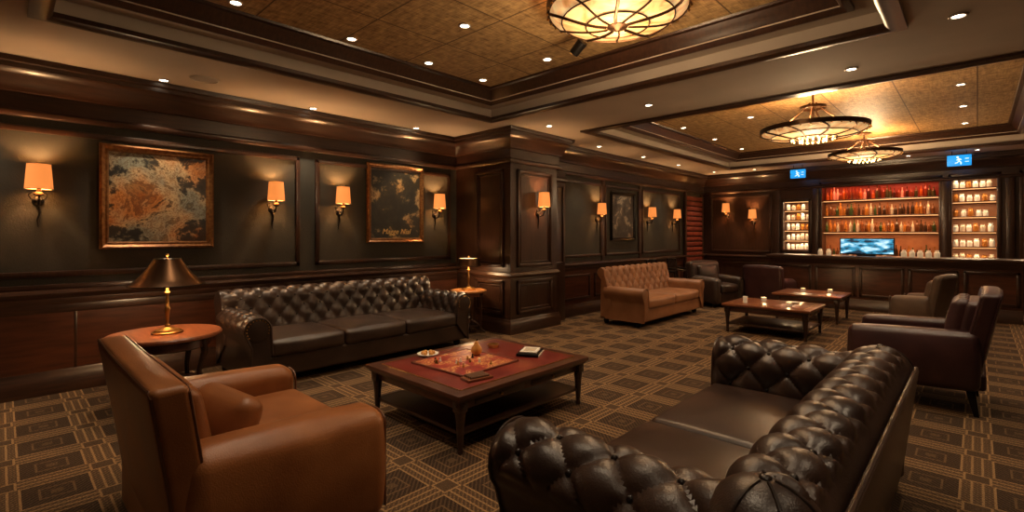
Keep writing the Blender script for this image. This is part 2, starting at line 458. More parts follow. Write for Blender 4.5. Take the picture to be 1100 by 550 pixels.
b = B('trim_crown_left', []); b.run(CROWN, (XL, YN), (XL, 5.28), (1, 0), WOODH); b.done()
b = B('trim_wainscot_left', [])
b.run(RAIL, (XL, YN), (XL, 5.28), (1, 0), WOODH)
b.mm(XL, XL + .018, YN, 5.28, .2, .86, WAIN)
b.mm(XL, XL + .03, YN, 5.28, .76, .85, WOODH, .006)
b.mm(XL, XL + .03, YN, 5.28, .985, 1.03, WOODH, .006)
for y in (-2.3, -.9, .5, 1.9, 3.3, 4.7):
    b.mm(XL, XL + .021, y - .012, y + .012, .2, .78, WOOD, .004)
b.done()
for k, (y0, y1) in enumerate(((-2.9, 2.66), (2.86, 5.14))):
    b = B('trim_panel_left_%d' % (k + 1), []); rectframe_y(b, XL, 1, y0, y1, 1.10, 2.50, .055, .03, WOOD); b.done()
b = B('baseboard_left', []); b.run(BASE, (XL, YN), (XL, 5.28), (1, 0), WOODH); b.done()

b = B('trim_left_far', [])
b.run(CROWN, (XF, 6.39), (XF, YB), (1, 0), WOODH); b.run(RAIL, (XF, 6.39), (XF, YB), (1, 0), WOODH)
b.mm(XF, XF + .012, 6.39, YB, 1.0, 2.58, FABRIC)
b.mm(XF, XF + .02, 6.39, YB, .2, .86, WAIN)
for (y0, y1) in ((6.95, 8.2), (8.32, 9.68), (9.8, 11.7)):
    rectframe_y(b, XF + .012, 1, y0, y1, 1.08, 2.5, .05, .03, WOOD)
    b.mm(XF, XF + .03, y0 - .12, y0, .2, 2.6, WOOD, .006)
for i in range(6):
    rectframe_y(b, XF + .02, 1, 6.95 + i * 1.0, 7.8 + i * 1.0, .3, .76, .04, .02, WOOD)
b.done()
b = B('baseboard_left_far', []); b.run(BASE, (XF, 6.39), (XF, YB), (1, 0), WOODH); b.done()
b = B('red_slatted_screen', [])
for i in range(17):
    b.box((XF + .06, 12.45, .35 + i * .13), (.05, 1.0, .10), REDB, .01)
b.mm(XF + .035, XF + .085, 11.9, 11.98, 0.2, 2.58, WOOD, .005); b.mm(XF + .035, XF + .085, 12.92, 13.0, 0.2, 2.58, WOOD, .005)
b.done()

cx0, cx1, cy0, cy1 = XL, -5.07, 5.28, 6.39
b = B('panelled_column', [])
b.mm(cx0, cx1, cy0, cy1, 0, ZC - .004, WOOD)
b.ring(cx0, cx1, cy0, cy1, [(q, z) for q, z in CROWN[1:-1]], WOODH)
b.ring(cx0, cx1, cy0, cy1, [(q, z) for q, z in BASE[1:-1]], WOODH)
b.ring(cx0, cx1, cy0, cy1, [(0, .84), (.02, .845), (.035, .88), (.02, .92), (0, .93)], WOODH)
for (z0, z1) in ((1.0, 2.5), (.28, .80)):
    rectframe_x(b, cy0, -1, cx0 + .5, cx1 - .14, z0, z1, .05, .03, WOOD)
    rectframe_x(b, cy0, -1, cx0 + .57, cx1 - .21, z0 + .07, z1 - .07, .02, .015, WOODH)
    rectframe_y(b, cx1, 1, cy0 + .14, cy1 - .14, z0, z1, .05, .03, WOOD)
    rectframe_y(b, cx1, 1, cy0 + .21, cy1 - .21, z0 + .07, z1 - .07, .02, .015, WOODH)
b.mm(XF, XF + .16, 6.39, 6.85, 0, 2.6, WOOD, .01)
b.ring(XF, XF + .16, 6.39, 6.85, [(0, 2.4), (.03, 2.43), (.03, 2.47), (0, 2.5)], WOODH)
rectframe_y(b, XF + .16, 1, 6.45, 6.79, 1.0, 2.35, .03, .02, WOODH)
b.done()

holes = [(-3.43, -2.88, 1.12, 2.30), (-2.62, -.56, .95, 2.66), (-.38, .28, .95, 2.66), (.62, 1.3, .95, 2.66)]
b = B('wall_back', [])
xs = [XF - .2, XR + .2]; zs = [0, ZC]
for h in holes: xs += [h[0], h[1]]; zs += [h[2], h[3]]
cells(b, 'y', xs, zs, holes, YB, YB + .42, WOOD)
b.mm(XF - .2, XR + .2, YB + .42, YB + .5, 0, ZC, NICHE)
b.done()
b = B('trim_back_wall', [])
b.run(CROWN, (XF, YB), (XR, YB), (0, -1), WOODH)
b.run([(q, z) for q, z in RAIL], (XF, YB), (-3.5, YB), (0, -1), WOODH)
for h in holes: rectframe_x(b, YB, -1, h[0] - .05, h[1] + .05, h[2] - .05, h[3] + .05, .06, .04, WOODH)
rectframe_x(b, YB, -1, -5.2, -3.7, 1.05, 2.5, .05, .03, WOODH)
rectframe_x(b, YB, -1, -5.2, -3.7, .25, .8, .05, .03, WOODH)
for x in (-3.56, -2.75, -.47, .45): b.mm(x - .06, x + .06, YB - .06, YB, 0, 2.58, WOOD, .008)
b.done()
b = B('baseboard_back', []); b.run(BASE, (XF, YB), (XR, YB), (0, -1), WOODH); b.done()

# bar shelving
b = B('back_bar_shelving', [])
shelves = []; slights = []
for h, zz in ((holes[0], (1.36, 1.60, 1.84, 2.08)), (holes[1], (1.55, 1.92, 2.28)), (holes[2], (1.25, 1.55, 1.85, 2.15, 2.42)), (holes[3], (1.25, 1.55, 1.85, 2.15, 2.42))):
    for z in [h[2] + .012] + list(zz):
        b.mm(h[0], h[1], YB + .04, YB + .40, z - .012, z + .012, WOODL)
        shelves.append((h[0], h[1], z + .012, h is holes[1]))
    for z in list(zz) + [h[3]]:
        b.mm(h[0] + .02, h[1] - .02, YB + .06, YB + .075, z - .022, z - .012, STRIPL)
        slights.append(((h[0] + h[1]) / 2, z - .025, h[1] - h[0], h is holes[1] and z == h[3], h is holes[1]))
b.mm(-2.6, -.58, YB + .40, YB + .415, 2.30, 2.64, REDB)  # panel's red colour stands in for part of the red glow here
def bottle(b, x, y, z, h, r, m):
    b.lathe([(0, 0), (r, 0), (r, h * .55), (r * .85, h * .64), (r * .35, h * .74), (r * .32, h * .94), (r * .38, h * .95), (r * .38, h), (0, h)], (x, y, z), m, 8)
for (x0, x1, z, main) in shelves:
    x = x0 + .06
    while x < x1 - .05:
        if main:
            bottle(b, x, YB + .24 + random.uniform(-.06, .06), z, random.uniform(.20, .31), random.uniform(.026, .036), random.choice(BTL + BTL[4:] + BTL[:1]))
            x += random.uniform(.058, .08)
        else:
            hh = random.uniform(.12, .17)
            b.lathe([(0, 0), (.04, 0), (.043, hh * .7), (.03, hh * .8), (.035, hh), (0, hh)], (x, YB + .2, z), random.choice([GLASSJ, GLASSJ, BTL[3], BTL[0]]), 10)
            x += random.uniform(.09, .12)
shelf_o = b.done()
for (x, z, w_, red, mainn) in slights:
    light('shelf_light', 'AREA', (x, YB + .12, z), (8 if red else (5 if mainn else 5)) * w_, (1, .15, .07) if red else ((1, .48, .20) if mainn else (1, .70, .40)), shelf_o, (w_ * .95, .05))

# bar counter
b = B('bar_counter', [])
b.mm(-3.3, .55, 11.75, 12.35, 0, 1.0, WAIN)
b.mm(-3.38, .63, 11.66, 12.42, 1.0, 1.07, WOODH, .015)
b.run([(0, .9), (.02, .9), (.05, .97), (.06, 1.0), (0, 1.0)], (-3.3, 11.75), (.55, 11.75), (0, -1), WOODH)
b.run(BASE, (-3.3, 11.75), (.55, 11.75), (0, -1), WOODH)
for i in range(5):
    rectframe_x(b, 11.75, -1, -3.22 + i * .76, -2.52 + i * .76, .27, .86, .05, .025, WOODH)
b.done()
b = B('bar_monitor', [])
b.box((-1.61, 11.98, 1.265), (.90, .03, .33), BLACK, .006); b.box((-1.61, 11.958, 1.265), (.86, .012, .29), SCREEN)
b.box((-1.61, 12.0, 1.085), (.3, .18, .03), BLACK, .005); b.done()
b = B('glass_jars', [])
for i, x in enumerate((-1.02, -.90, -.78, -.66, -.54, -2.25, -2.4)):
    b.lathe([(0, 0), (.045, 0), (.048, .09), (.03, .11), (.033, .13), (0, .14)], (x, 11.95, 1.07), GLASSJ, 12)
b.done()
def hanging_sign(x, y, z, w, h):
    b = B('exit_sign', [])
    b.box((0, 0, 0), (w, .05, h), SIGNB, .006)
    s_ = h * .42
    b.ball((-.02, -.028, s_ * .72), s_ * .2, SIGNW, 8, (1, .15, 1))
    for (p, q) in (((-.02, .4), (.0, -.15)), ((0, -.15), (.35, -.5)), ((.35, -.5), (.3, -.9)), ((0, -.15), (-.35, -.55)), ((-.35, -.55), (-.7, -.6)), ((-.02, .38), (.4, .1)), ((-.02, .38), (-.4, .05))):
        b.tube([(p[0] * s_, -.028, p[1] * s_), (q[0] * s_, -.028, q[1] * s_)], s_ * .1, SIGNW, 6)
    rectx = w * .32
    for dz in (-.35, .35): b.box((rectx, -.027, dz * s_), (w * .16, .004, h * .05), SIGNW)
    b.tube([(-w * .3, 0, h / 2), (-w * .3, 0, ZC - z)], .006, BLACK, 6); b.tube([(w * .3, 0, h / 2), (w * .3, 0, ZC - z)], .006, BLACK, 6)
    b.done((x, y, z))
hanging_sign(-2.95, 12.5, 2.88, .30, .19)
hanging_sign(-.25, 12.5, 2.90, .34, .20)

# ------------------------------------------------------------------ lights on the ceiling
def make_dl():
    b = B('recessed_downlight', [])
    b.lathe([(.055, 0), (.057, -.006), (.050, -.010), (.040, -.008), (.037, 0)], (0, 0, 0), TRIMW, 20)
    b.lathe([(0, -.003), (.038, -.003)], (0, 0, 0), LED, 20)
    o = b.done(); return o
first = make_dl(); DLME = first.data; bpy.data.objects.remove(first)
def downlight(x, y, z, e=45, ang=95):
    o = bpy.data.objects.new('recessed_downlight', DLME); scene.collection.objects.link(o); o.location = (x, y, z)
    if e: light('lamp_spot', 'SPOT', (0, 0, -.02), e * K, DL, o, .04, math.radians(ang), .7)
for y in (-1.6, -.3, 1.15, 2.7, 4.25): downlight(-6.02, y, ZC, 58, 75)
for (x, y) in ((-4.3, 1.3), (-4.3, 2.3), (-4.3, 3.2), (-4.3, 4.0), (-3.3, 1.4), (-3.3, 2.85), (-3.3, 4.0), (-2.2, 1.2), (-2.3, 4.1), (-1.1, 1.3), (-1.1, 2.7), (-1.1, 4.0)):
    downlight(x, y, 3.36, 42, 72)
for (x, y) in ((-4.5, 5.5), (-2.9, 5.45), (-.87, 5.6), (-.1, 4.77), (.9, 5.6), (.5, 2.6), (.5, .6), (-2.5, -1.2), (-4.6, -1.2), (-.5, -1.2), (1.5, -1.2), (2.2, 3), (2.2, 8), (1.5, 9.5), (1.5, 7), (-4.9, 7.4), (-4.9, 9.0), (-4.9, 10.6), (-4.8, 12.4), (-3.9, 12.6)):  # row behind the camera is unseen, added for fill light
    downlight(x, y, ZC, 44, 78)
for x in (-3.7, -2.6, -.15):
    for y in (6.9, 8.2, 9.6, 11.1): downlight(x, y, 3.36, 42, 75)
for x in (-2.1, -1.0, .0): downlight(x, 12.55, ZC, 25)

b = B('ceiling_speaker', []); b.lathe([(.13, 0), (.13, -.008), (.115, -.012), (.11, -.006), (0, -.006)], (0, 0, 0), TRIMW, 28); b.done((-5.68, 1.43, ZC))
b = B('ceiling_spotlight', [])
b.lathe([(0, 0), (.05, 0), (.05, -.02), (0, -.02)], (0, 0, 0), BLACK, 16)
b.tube([(0, 0, -.02), (0, 0, -.10)], .012, BLACK)
b.lathe([(0, -.07), (.045, -.07), (.05, .06), (.0, .06)], (0, 0, -.16), BLACK, 16, Matrix.Rotation(.9, 4, 'Y')); b.done((-2.62, 3.62, 3.36))

def pendant(x, y, zr, R, dep, zc, e, e2, drops=True):
    b = B('bowl_pendant_light', [])
    H = zc - zr
    prof = [(0.0, -dep)] + [(R * math.sin(t * pi / 2 / 10), -dep * math.cos(t * pi / 2 / 10)) for t in range(1, 11)]
    b.lathe(prof, (0, 0, 0), ALAB, 48)
    b.lathe([(R - .02, -.02), (R + .015, -.02), (R + .02, .035), (R - .02, .035), (R - .02, -.02)], (0, 0, 0), BRONZE, 48)
    for k in range(10):
        a = 2 * pi * k / 10
        pts = [(1.01 * R * math.sin(t * pi / 20) * math.cos(a + .25 * math.sin(t * pi / 10)), 1.01 * R * math.sin(t * pi / 20) * math.sin(a + .25 * math.sin(t * pi / 10)), -dep * 1.02 * math.cos(t * pi / 20) - .004) for t in range(1, 11)]
        b.tube(pts, .008 if k % 2 else .012, BRONZE, 6)
    for q in (.45, .8):
        rr = R * q * 1.01; zz = -dep * math.sqrt(1 - q * q) * 1.02 - .004
        b.tube([(rr * math.cos(2 * pi * k / 40), rr * math.sin(2 * pi * k / 40), zz) for k in range(40)], .006, BRONZE, 6, True)
    b.lathe([(0, -.035), (.015, -.03), (.03, -.02), (.05, -.012), (.08, -.005), (.08, .01), (0, .01)], (0, 0, -dep), BRONZE, 20)
    for k in range(36):
        a = 2 * pi * k / 36
        b.ball(((R + .012) * math.cos(a), (R + .012) * math.sin(a), -.028), .012, BRASS, 6)
    if drops:
        for k in range(14):
            a = 2 * pi * k / 14
            b.ball((.15 * math.cos(a), .15 * math.sin(a), -dep - .015), .013, CAND, 6, (1, 1, 2.0))
            b.ball((.24 * math.cos(a + .2), .24 * math.sin(a + .2), -dep - .0), .010, CAND, 6, (1, 1, 2.0))
    b.tube([(0, 0, 0), (0, 0, H)], .013, BRONZE, 8)
    b.lathe([(0, H), (.11, H), (.11, H - .025), (.03, H - .045), (0, H - .045)], (0, 0, 0), BRONZE, 24)
    for k in range(4):
        a = 2 * pi * k / 4 + .4
        b.tube([(math.cos(a) * (R * q), math.sin(a) * (R * q), .02 + (H * .75) * (1 - q) ** 2) for q in (1, .85, .65, .45, .25, .05)], .009, BRONZE, 6)
    b.lathe([(.14, H * .55), (.155, H * .55), (.155, H * .62), (.14, H * .62), (.14, H * .55)], (0, 0, 0), BRONZE, 20)
    o = b.done((x, y, zr))
    for k in range(3):
        a = 2 * pi * k / 3
        light('bulb', 'POINT', (.3 * R * math.cos(a), .3 * R * math.sin(a), .05), e / 3, (1, .66, .34), o, .05)
    light('bowl_fill', 'POINT', (0, 0, -dep - .32), e2, (1, .66, .36), o, .2)  # unseen fill light added below the bowl to lift the ceiling
pendant(-2.02, 3.3, 3.25, .53, .14, 3.36, 45, 52, False)
pendant(-1.55, 7.3, 2.86, .60, .12, 3.36, 75, 46)
pendant(-1.5, 10.9, 2.97, .54, .11, 3.36, 75, 40)

# ------------------------------------------------------------------ sconces
def sconce(x, y, z, rot, e=7, s=1.0):
    b = B('wall_sconce', [])
    b.lathe([(0, 0), (.045, 0), (.04, .012), (.02, .02), (0, .022)], (0, 0, -.22), BLACK, 16, Matrix.Rotation(pi / 2, 4, 'X'))
    b.tube([(0, -.01, -.22), (0, -.06, -.26), (0, -.12, -.25), (0, -.14, -.20), (0, -.14, -.12)], [.009, .01, .01, .009, .008], BLACK, 8)
    b.lathe([(0, -.19), (.012, -.18), (.035, -.165), (.03, -.15), (.016, -.14), (.016, -.09), (0, -.09)], (0, -.14, 0), BRONZE, 14)
    for sx in (-1, 1):
        b.tube([(0, -.02, -.22), (sx * .05, -.03, -.20), (sx * .065, -.04, -.16), (sx * .04, -.05, -.14)], .006, BLACK, 6)
    b.tube([(0, -.012, -.24), (.012, -.02, -.32), (-.006, -.02, -.40), (0, -.015, -.46)], [.013, .01, .008, .003], BLACK, 8)
    b.lathe([(.098, -.115), (.082, .115)], (0, -.14, 0), SHADE, 28)
    b.lathe([(.095, -.113), (.079, .113)], (0, -.14, 0), SHADEIN, 28)
    for zz, rr in ((-.115, .0985), (.115, .0825)):
        b.tube([(rr * math.cos(2 * pi * k / 24), -.14 + rr * math.sin(2 * pi * k / 24), zz) for k in range(24)], .0035, BRONZE, 6, True)
    b.ball((0, -.14, -.02), .022, CAND, 8, (1, 1, 1.6))
    o = b.done((x, y, z), rot, sc=(s, s, s))
    light('bulb', 'POINT', (0, -.14, .03), e, (1, .55, .24), o, .03)
for y in (.24, 2.32, 3.19, 4.82): sconce(XL, y, 2.03, pi / 2, 30)
sconce(cx1, 5.9, 2.05, pi / 2, 30)
for y in (8.03, 10.05, 11.3): sconce(XF + .012, y, 2.0, pi / 2, 24, .95)
sconce(-4.75, YB, 2.2, 0, 24); sconce(-4.1, YB, 2.02, 0, 24)

# ------------------------------------------------------------------ framed pictures
def picture(y, z, w, h, x, artm, fm, fw=.07, text=None):
    b = B('framed_painting', [])
    prof = [(0, 0), (0, .03), (fw * .25, .05), (fw * .6, .03), (fw * .8, .035), (fw, .015), (fw, 0)]
    t = bmesh.new(); rr = []
    for i, d in prof:
        X = w / 2 - i; Z = h / 2 - i
        rr.append([t.verts.new(v) for v in ((-X, -d, -Z), (X, -d, -Z), (X, -d, Z), (-X, -d, Z))])
    for a, c in zip(rr, rr[1:]):
        for i in range(4): t.faces.new((a[i], a[(i + 1) % 4], c[(i + 1) % 4], c[i]))
    b.add(t, fm)
    b.box((0, -.008, 0), (w - 2 * fw, .012, h - 2 * fw), artm)
    o = b.done((x, y, z), pi / 2)
    if text:
        cu = bpy.data.curves.new('caption', 'FONT'); cu.body = text; cu.size = .11; cu.align_x = 'CENTER'; cu.extrude = .001; cu.shear = .3
        to = bpy.data.objects.new('caption', cu); scene.collection.objects.link(to); to.parent = o
        to.location = (0, -.0165, -h / 2 + fw + .06); to.rotation_euler = (pi / 2, 0, 0); cu.materials.append(mat('gold_lettering', (.7, .45, .15), .4))
    return o
picture(1.175, 1.885, 1.0, 1.06, XL + .003, ART1, GOLDF, .075)
picture(4.10, 1.96, .98, 1.16, XL + .003, ART2, GOLDF, .07, 'Magge Nial')
picture(9.0, 1.88, .95, 1.0, XF + .015, ART3, BLACK, .06)

# ------------------------------------------------------------------ sofas
def arc(cx, cz, r, a0, a1, n=12):
    return [(cx + r * math.cos(math.radians(a0 + (a1 - a0) * i / n)), cz + r * math.sin(math.radians(a0 + (a1 - a0) * i / n))) for i in range(n + 1)]

def chesterfield(name, loc, rot, W, D, H, HA, m, mb, ncush=3, seat=.45, rb=.13, ra=.12, amp=.04, tarm=True, a=.2, c=.24, step=.022, nails=True, back_t=.30, legm=BLACK, plain=None):
    b = B(name, [])
    yb = D / 2
    cx, cz = yb - rb - .01, H - rb
    if plain:
        cx = yb - rb - .03
        prof = [(yb - back_t - .06, seat - .12), (cx - rb, cz - .02)] + arc(cx, cz, rb, 180, 22) + [(yb - .035, cz - .02), (yb - .06, .45), (yb - .11, .09)]
        hx = W / 2 - ra - .005
    else:
        prof = [(yb - back_t - .06, seat - .12), (cx - rb, cz - .02)] + arc(cx, cz, rb, 180, -35) + [(yb - .09, cz - rb - .05), (yb - .08, .30), (yb - .08, .09)]
        hx = W / 2 - .05
    Ls = (Vector(prof[1]) - Vector(prof[0])).length
    s1 = Ls + rb * (math.radians(150) if plain else pi * 1.15)
    b.tufted(prof, -hx, hx, lambda u, p, q: Vector((u, p, q)), m, mb, 0.02, s1, a, c, amp, step)
    if plain:
        h_ = cz + rb * .30 - .10
        b.box((0, yb - .095, .10 + h_ / 2), (W - .14, .03, h_), plain, .012, 2, None, (1, 1), (0, .075))
        b.tube([(-W / 2 + .08, yb - .10, .10), (-W / 2 + .075, yb - .02, cz + rb * .30), (W / 2 - .075, yb - .02, cz + rb * .30), (W / 2 - .08, yb - .10, .10)], .011, m, 8)
        for sg in (-1, 1):
            R_ = rb + amp * .35
            pr = [(0, R_)] + [(R_ * math.sin(math.radians(t)), R_ * math.cos(math.radians(t))) for t in range(10, 121, 10)] + [(rb * .78, -.14), (rb * .74, -cz + .1), (0, -cz + .1)]
            b.lathe(pr, (sg * hx, cx, cz), m, 36)
            for k in range(5):
                an = math.radians(-20 + 55 * k) if sg > 0 else math.radians(200 - 55 * k)
                b.tube([(sg * hx + R_ * math.sin(t) * math.cos(an), cx + R_ * math.sin(t) * math.sin(an), cz + R_ * math.cos(t)) for t in (.15, .4, .7, 1.0, 1.35, 1.7)], .006, mb, 6)
            b.ball((sg * hx, cx, cz + R_), .018, mb, 10, (1, 1, .5))
    else:
        b.tube([(-W / 2 + .05, yb - .07, cz - rb - .03), (W / 2 - .05, yb - .07, cz - rb - .03)], .008, m, 6)
    for sg in (-1, 1):
        ax = W / 2 - ra - .005; az = HA - ra
        pr = [(W / 2 - 2 * ra - .02, seat - .12), (ax - ra, az - .02)] + arc(ax, az, ra, 180, -40) + [(W / 2 - .07, az - ra - .05), (W / 2 - .06, .09)]
        La = (Vector(pr[1]) - Vector(pr[0])).length
        y0, y1 = -D / 2, (cx if plain else yb - back_t + .06)
        pl = (lambda u, p, q, sg=sg: Vector((sg * p, u, q)))
        b.tufted(pr, y0, y1, pl, m, mb if tarm else None, .02, La + ra * pi * 1.1, a * 1.0, c, amp if tarm else amp * .0, step, .05)
        out = [Vector((sg * p, y0 - .004, q)) for p, q in pr]
        b.tube(out, .009, m, 6)
        ctr = Vector((sg * ax, y0, az))
        b.lathe([(0, .012), (ra * .5, .012), (ra * .88, .004), (ra * .9, 0)], ctr, m, 24, Matrix.Rotation(pi / 2, 4, 'X'))
        if nails:
            for i in range(0, 15):
                an = math.radians(200 - i * 17)
                b.ball((ctr.x + sg * ra * .84 * math.cos(an), y0 - .008, ctr.z + ra * .84 * math.sin(an)), .007, BRASS, 6)
    wi = W - 2 * (2 * ra + .02) + .04
    b.soft((0, -.03, .20), (W - .14, D - .12, .22), .03, m)
    cd = D - back_t - .0
    for i in range(ncush):
        w = wi / ncush
        b.soft((-wi / 2 + w * (i + .5), -D / 2 + cd / 2 + .0, seat - .075), (w - .006, cd, .17), .045, m, (0, .02, .035), n=10)
        for yy, zz in ((-D / 2 - .001, seat - .03), (-D / 2 - .001, seat - .125)):
            b.tube([(-wi / 2 + w * i + .04, yy + .012, zz), (-wi / 2 + w * (i + 1) - .04, yy + .012, zz)], .005, m, 6)
    for sx in (-1, 1):
        for sy in (-1, 1):
            b.lathe([(0, 0), (.028, 0), (.045, .03), (.05, .06), (.035, .085), (.035, .11), (0, .11)], (sx * (W / 2 - .14), sy * (D / 2 - .14), 0), legm, 14)
    return b.done(loc, rot)

chesterfield('chesterfield_sofa', (-5.53, 2.99, 0), pi / 2, 2.84, 1.12, .88, .70, LEATHER, LBTN, 3, amp=.038, a=.19, c=.23)
chesterfield('chesterfield_sofa', (-.80, 2.54, 0), -pi / 2, 2.48, 1.12, .82, .75, LEATHN, LBTN, 2, rb=.15, ra=.14, amp=.044, a=.215, c=.245, step=.013, back_t=.36, nails=False, plain=OUTER)
chesterfield('tufted_sofa', (-4.25, 8.15, 0), pi / 2, 2.4, .88, .93, .64, TAN2, TANB, 2, rb=.07, ra=.10, amp=.035, tarm=False, a=.2, c=.24, back_t=.22, nails=False)

# ------------------------------------------------------------------ club armchairs
def club(name, loc, rot, W, D, H, HA, m, mp, seat=.44, legh=.08, rake=.25, at=.22, bt=.22, pillow=False, tuft=False, taper=.0, legs='bun', br=.06, ar=.085):
    b = B(name, [])
    yb = D / 2 - .12
    z0 = legh
    hb = H - z0
    def df(q):
        f = max(0.0, (q.z + hb / 2) / hb)
        k = 1 - taper * (1 - f)
        return Vector((q.x * k, q.y + rake * (f ** 1.2) * hb * .5 - rake * hb * .25 + .015 * math.cos(q.x * pi / W), q.z + .012 * math.cos(q.x * pi / W)))
    ybk = yb - bt / 2 + .02
    b.soft((0, ybk, z0 + hb / 2), (W, bt, hb), br, m, (0, .012, .01), n=12, deform=df)
    for side in (1, -1):
        pp = []
        e_ = br * .3
        for (x, z) in [(-W / 2 + e_, z0 + .03), (-W / 2 + e_, z0 + hb * .5), (-W / 2 + e_, z0 + hb - br), (-W / 2 + br, z0 + hb - e_), (0, z0 + hb - e_), (W / 2 - br, z0 + hb - e_), (W / 2 - e_, z0 + hb - br), (W / 2 - e_, z0 + hb * .5), (W / 2 - e_, z0 + .03)]:
            v = df(Vector((x, side * (bt / 2 - e_), z - z0 - hb / 2))); pp.append((v.x, v.y + ybk, v.z + z0 + hb / 2))
        b.tube(pp, .007, mp, 6)
    wi = W - 2 * at
    def df2(q): return Vector((q.x, q.y + .18 * (q.z + .2), q.z))
    b.soft((0, ybk - bt / 2 - .035, seat + (H - seat) / 2 - .05), (wi + .02, .14, H - seat - .06), .05, m, (0, .03, .01), n=8, deform=df2)
    la = D - .16
    for sg in (-1, 1):
        def da(q, sg=sg):
            f = (q.z + (HA - z0) / 2) / (HA - z0)
            return Vector((q.x + sg * .025 * math.sin(f * pi), q.y, q.z + .03 * (q.y / la)))
        b.soft((sg * (W / 2 - at / 2 - .01), -D / 2 + la / 2, z0 + (HA - z0) / 2), (at, la, HA - z0), ar, m, (.012, .01, .01), n=9, deform=da)
        xo = sg * (W / 2 - at / 2 - .01)
        pts = []
        for k in range(17):
            an = pi * k / 16
            pts.append((xo - math.cos(an) * (at / 2 - .025), -D / 2 + .006, HA - .085 + .055 * math.sin(an) - .014))
        pts = [(pts[0][0], pts[0][1], z0 + .04)] + pts + [(pts[-1][0], pts[-1][1], z0 + .04)]
        b.tube(pts, .006, mp, 6)
    b.soft((0, -.04, z0 + (seat - .14 - z0) / 2), (wi + .04, D - .16, seat - .14 - z0), .03, m)
    b.soft((0, -D / 2 + (D - .3) / 2 + .01, seat - .06), (wi - .01, D - .30, .17), .05, m, (0, .02, .035), n=9)
    b.tube([(-wi / 2 + .03, -D / 2 + .012, seat - .015), (wi / 2 - .03, -D / 2 + .012, seat - .015)], .005, mp, 6)
    if pillow:
        b.soft((-wi / 2 + .2, ybk - bt / 2 - .17, seat + .15), (.42, .13, .30), .06, m, (0, .035, 0), n=6, M=Matrix.Rotation(.3, 4, 'X') @ Matrix.Rotation(.25, 4, 'Z'))
    if tuft:
        for i in range(4):
            w = wi / 4
            b.soft((-wi / 2 + w * (i + .5), ybk - bt / 2 - .10, H - .24), (w, .12, .34), .05, m, (0, .02, .01), n=4, deform=df2)
    for sx in (-1, 1):
        for sy in (-1, 1):
            x, y = sx * (W / 2 - .10), sy * (D / 2 - .16) - .02
            if legs == 'bun': b.lathe([(0, 0), (.028, 0), (.04, .03), (.04, .05), (.03, legh + .01), (0, legh + .01)], (x, y, 0), BLACK, 12)
            else:
                b.box((x + sx * .0, y, legh / 2 + .01), (.035, .035, legh + .02), BLACK, .004, top=(1.8, 1.8), shift=(-sx * .02, -sy * .04))
    return b.done(loc, rot)

club('club_armchair', (-2.89, .86, 0), pi, 1.38, 1.06, .92, .62, TAN, TANP, .45, .05, .28, .24, .14, pillow=True, taper=.08, br=.03)
club('leather_armchair', (-.35, 5.9, 0), -pi / 2, .92, 1.05, 1.02, .68, PURP, PURP, .48, .2, .36, .17, .13, tuft=True, taper=.16, legs='taper', br=.035, ar=.05)
club('club_armchair', (-4.1, 10.55, 0), -1.2 + pi / 2 + .9, .9, .88, .92, .62, LEATHER, LBTN, .44, .08, .2, .18, .18)
club('club_armchair', (-3.15, 11.05, 0), pi / 2 + 1.4, .80, .8, .86, .6, PURP, LBTN, .44, .08, .2, .16, .16)
club('tub_armchair', (-.58, 9.7, 0), -pi / 2 - .25, .68, .70, .90, .60, GREY, GREY, .44, .14, .35, .12, .12, legs='taper', taper=.1)

def spindle_chair(loc, rot):
    b = B('spindle_chair', [])
    b.soft((0, 0, .45), (.46, .44, .06), .025, PURP, (0, 0, .015), n=4)
    for sx in (-1, 1):
        b.tube([(sx * .2, -.19, 0), (sx * .2, -.19, .68)], .017, BLACK, 8)
        b.tube([(sx * .2, .24, 0), (sx * .2, .20, .45), (sx * .21, .26, .92)], .017, BLACK, 8)
        b.tube([(sx * .2, -.21, .68), (sx * .22, 0, .70), (sx * .21, .23, .72)], .018, BLACK, 8)
    b.tube([(-.21, .26, .92), (0, .30, .95), (.21, .26, .92)], .022, BLACK, 8)
    for i in range(6): b.tube([(-.15 + .06 * i, .20, .46), (-.15 + .06 * i, .28, .93)], .008, BLACK, 6)
    b.done(loc, rot)
spindle_chair((-4.95, 9.9, 0), pi / 2); spindle_chair((-4.95, 10.9, 0), pi / 2)

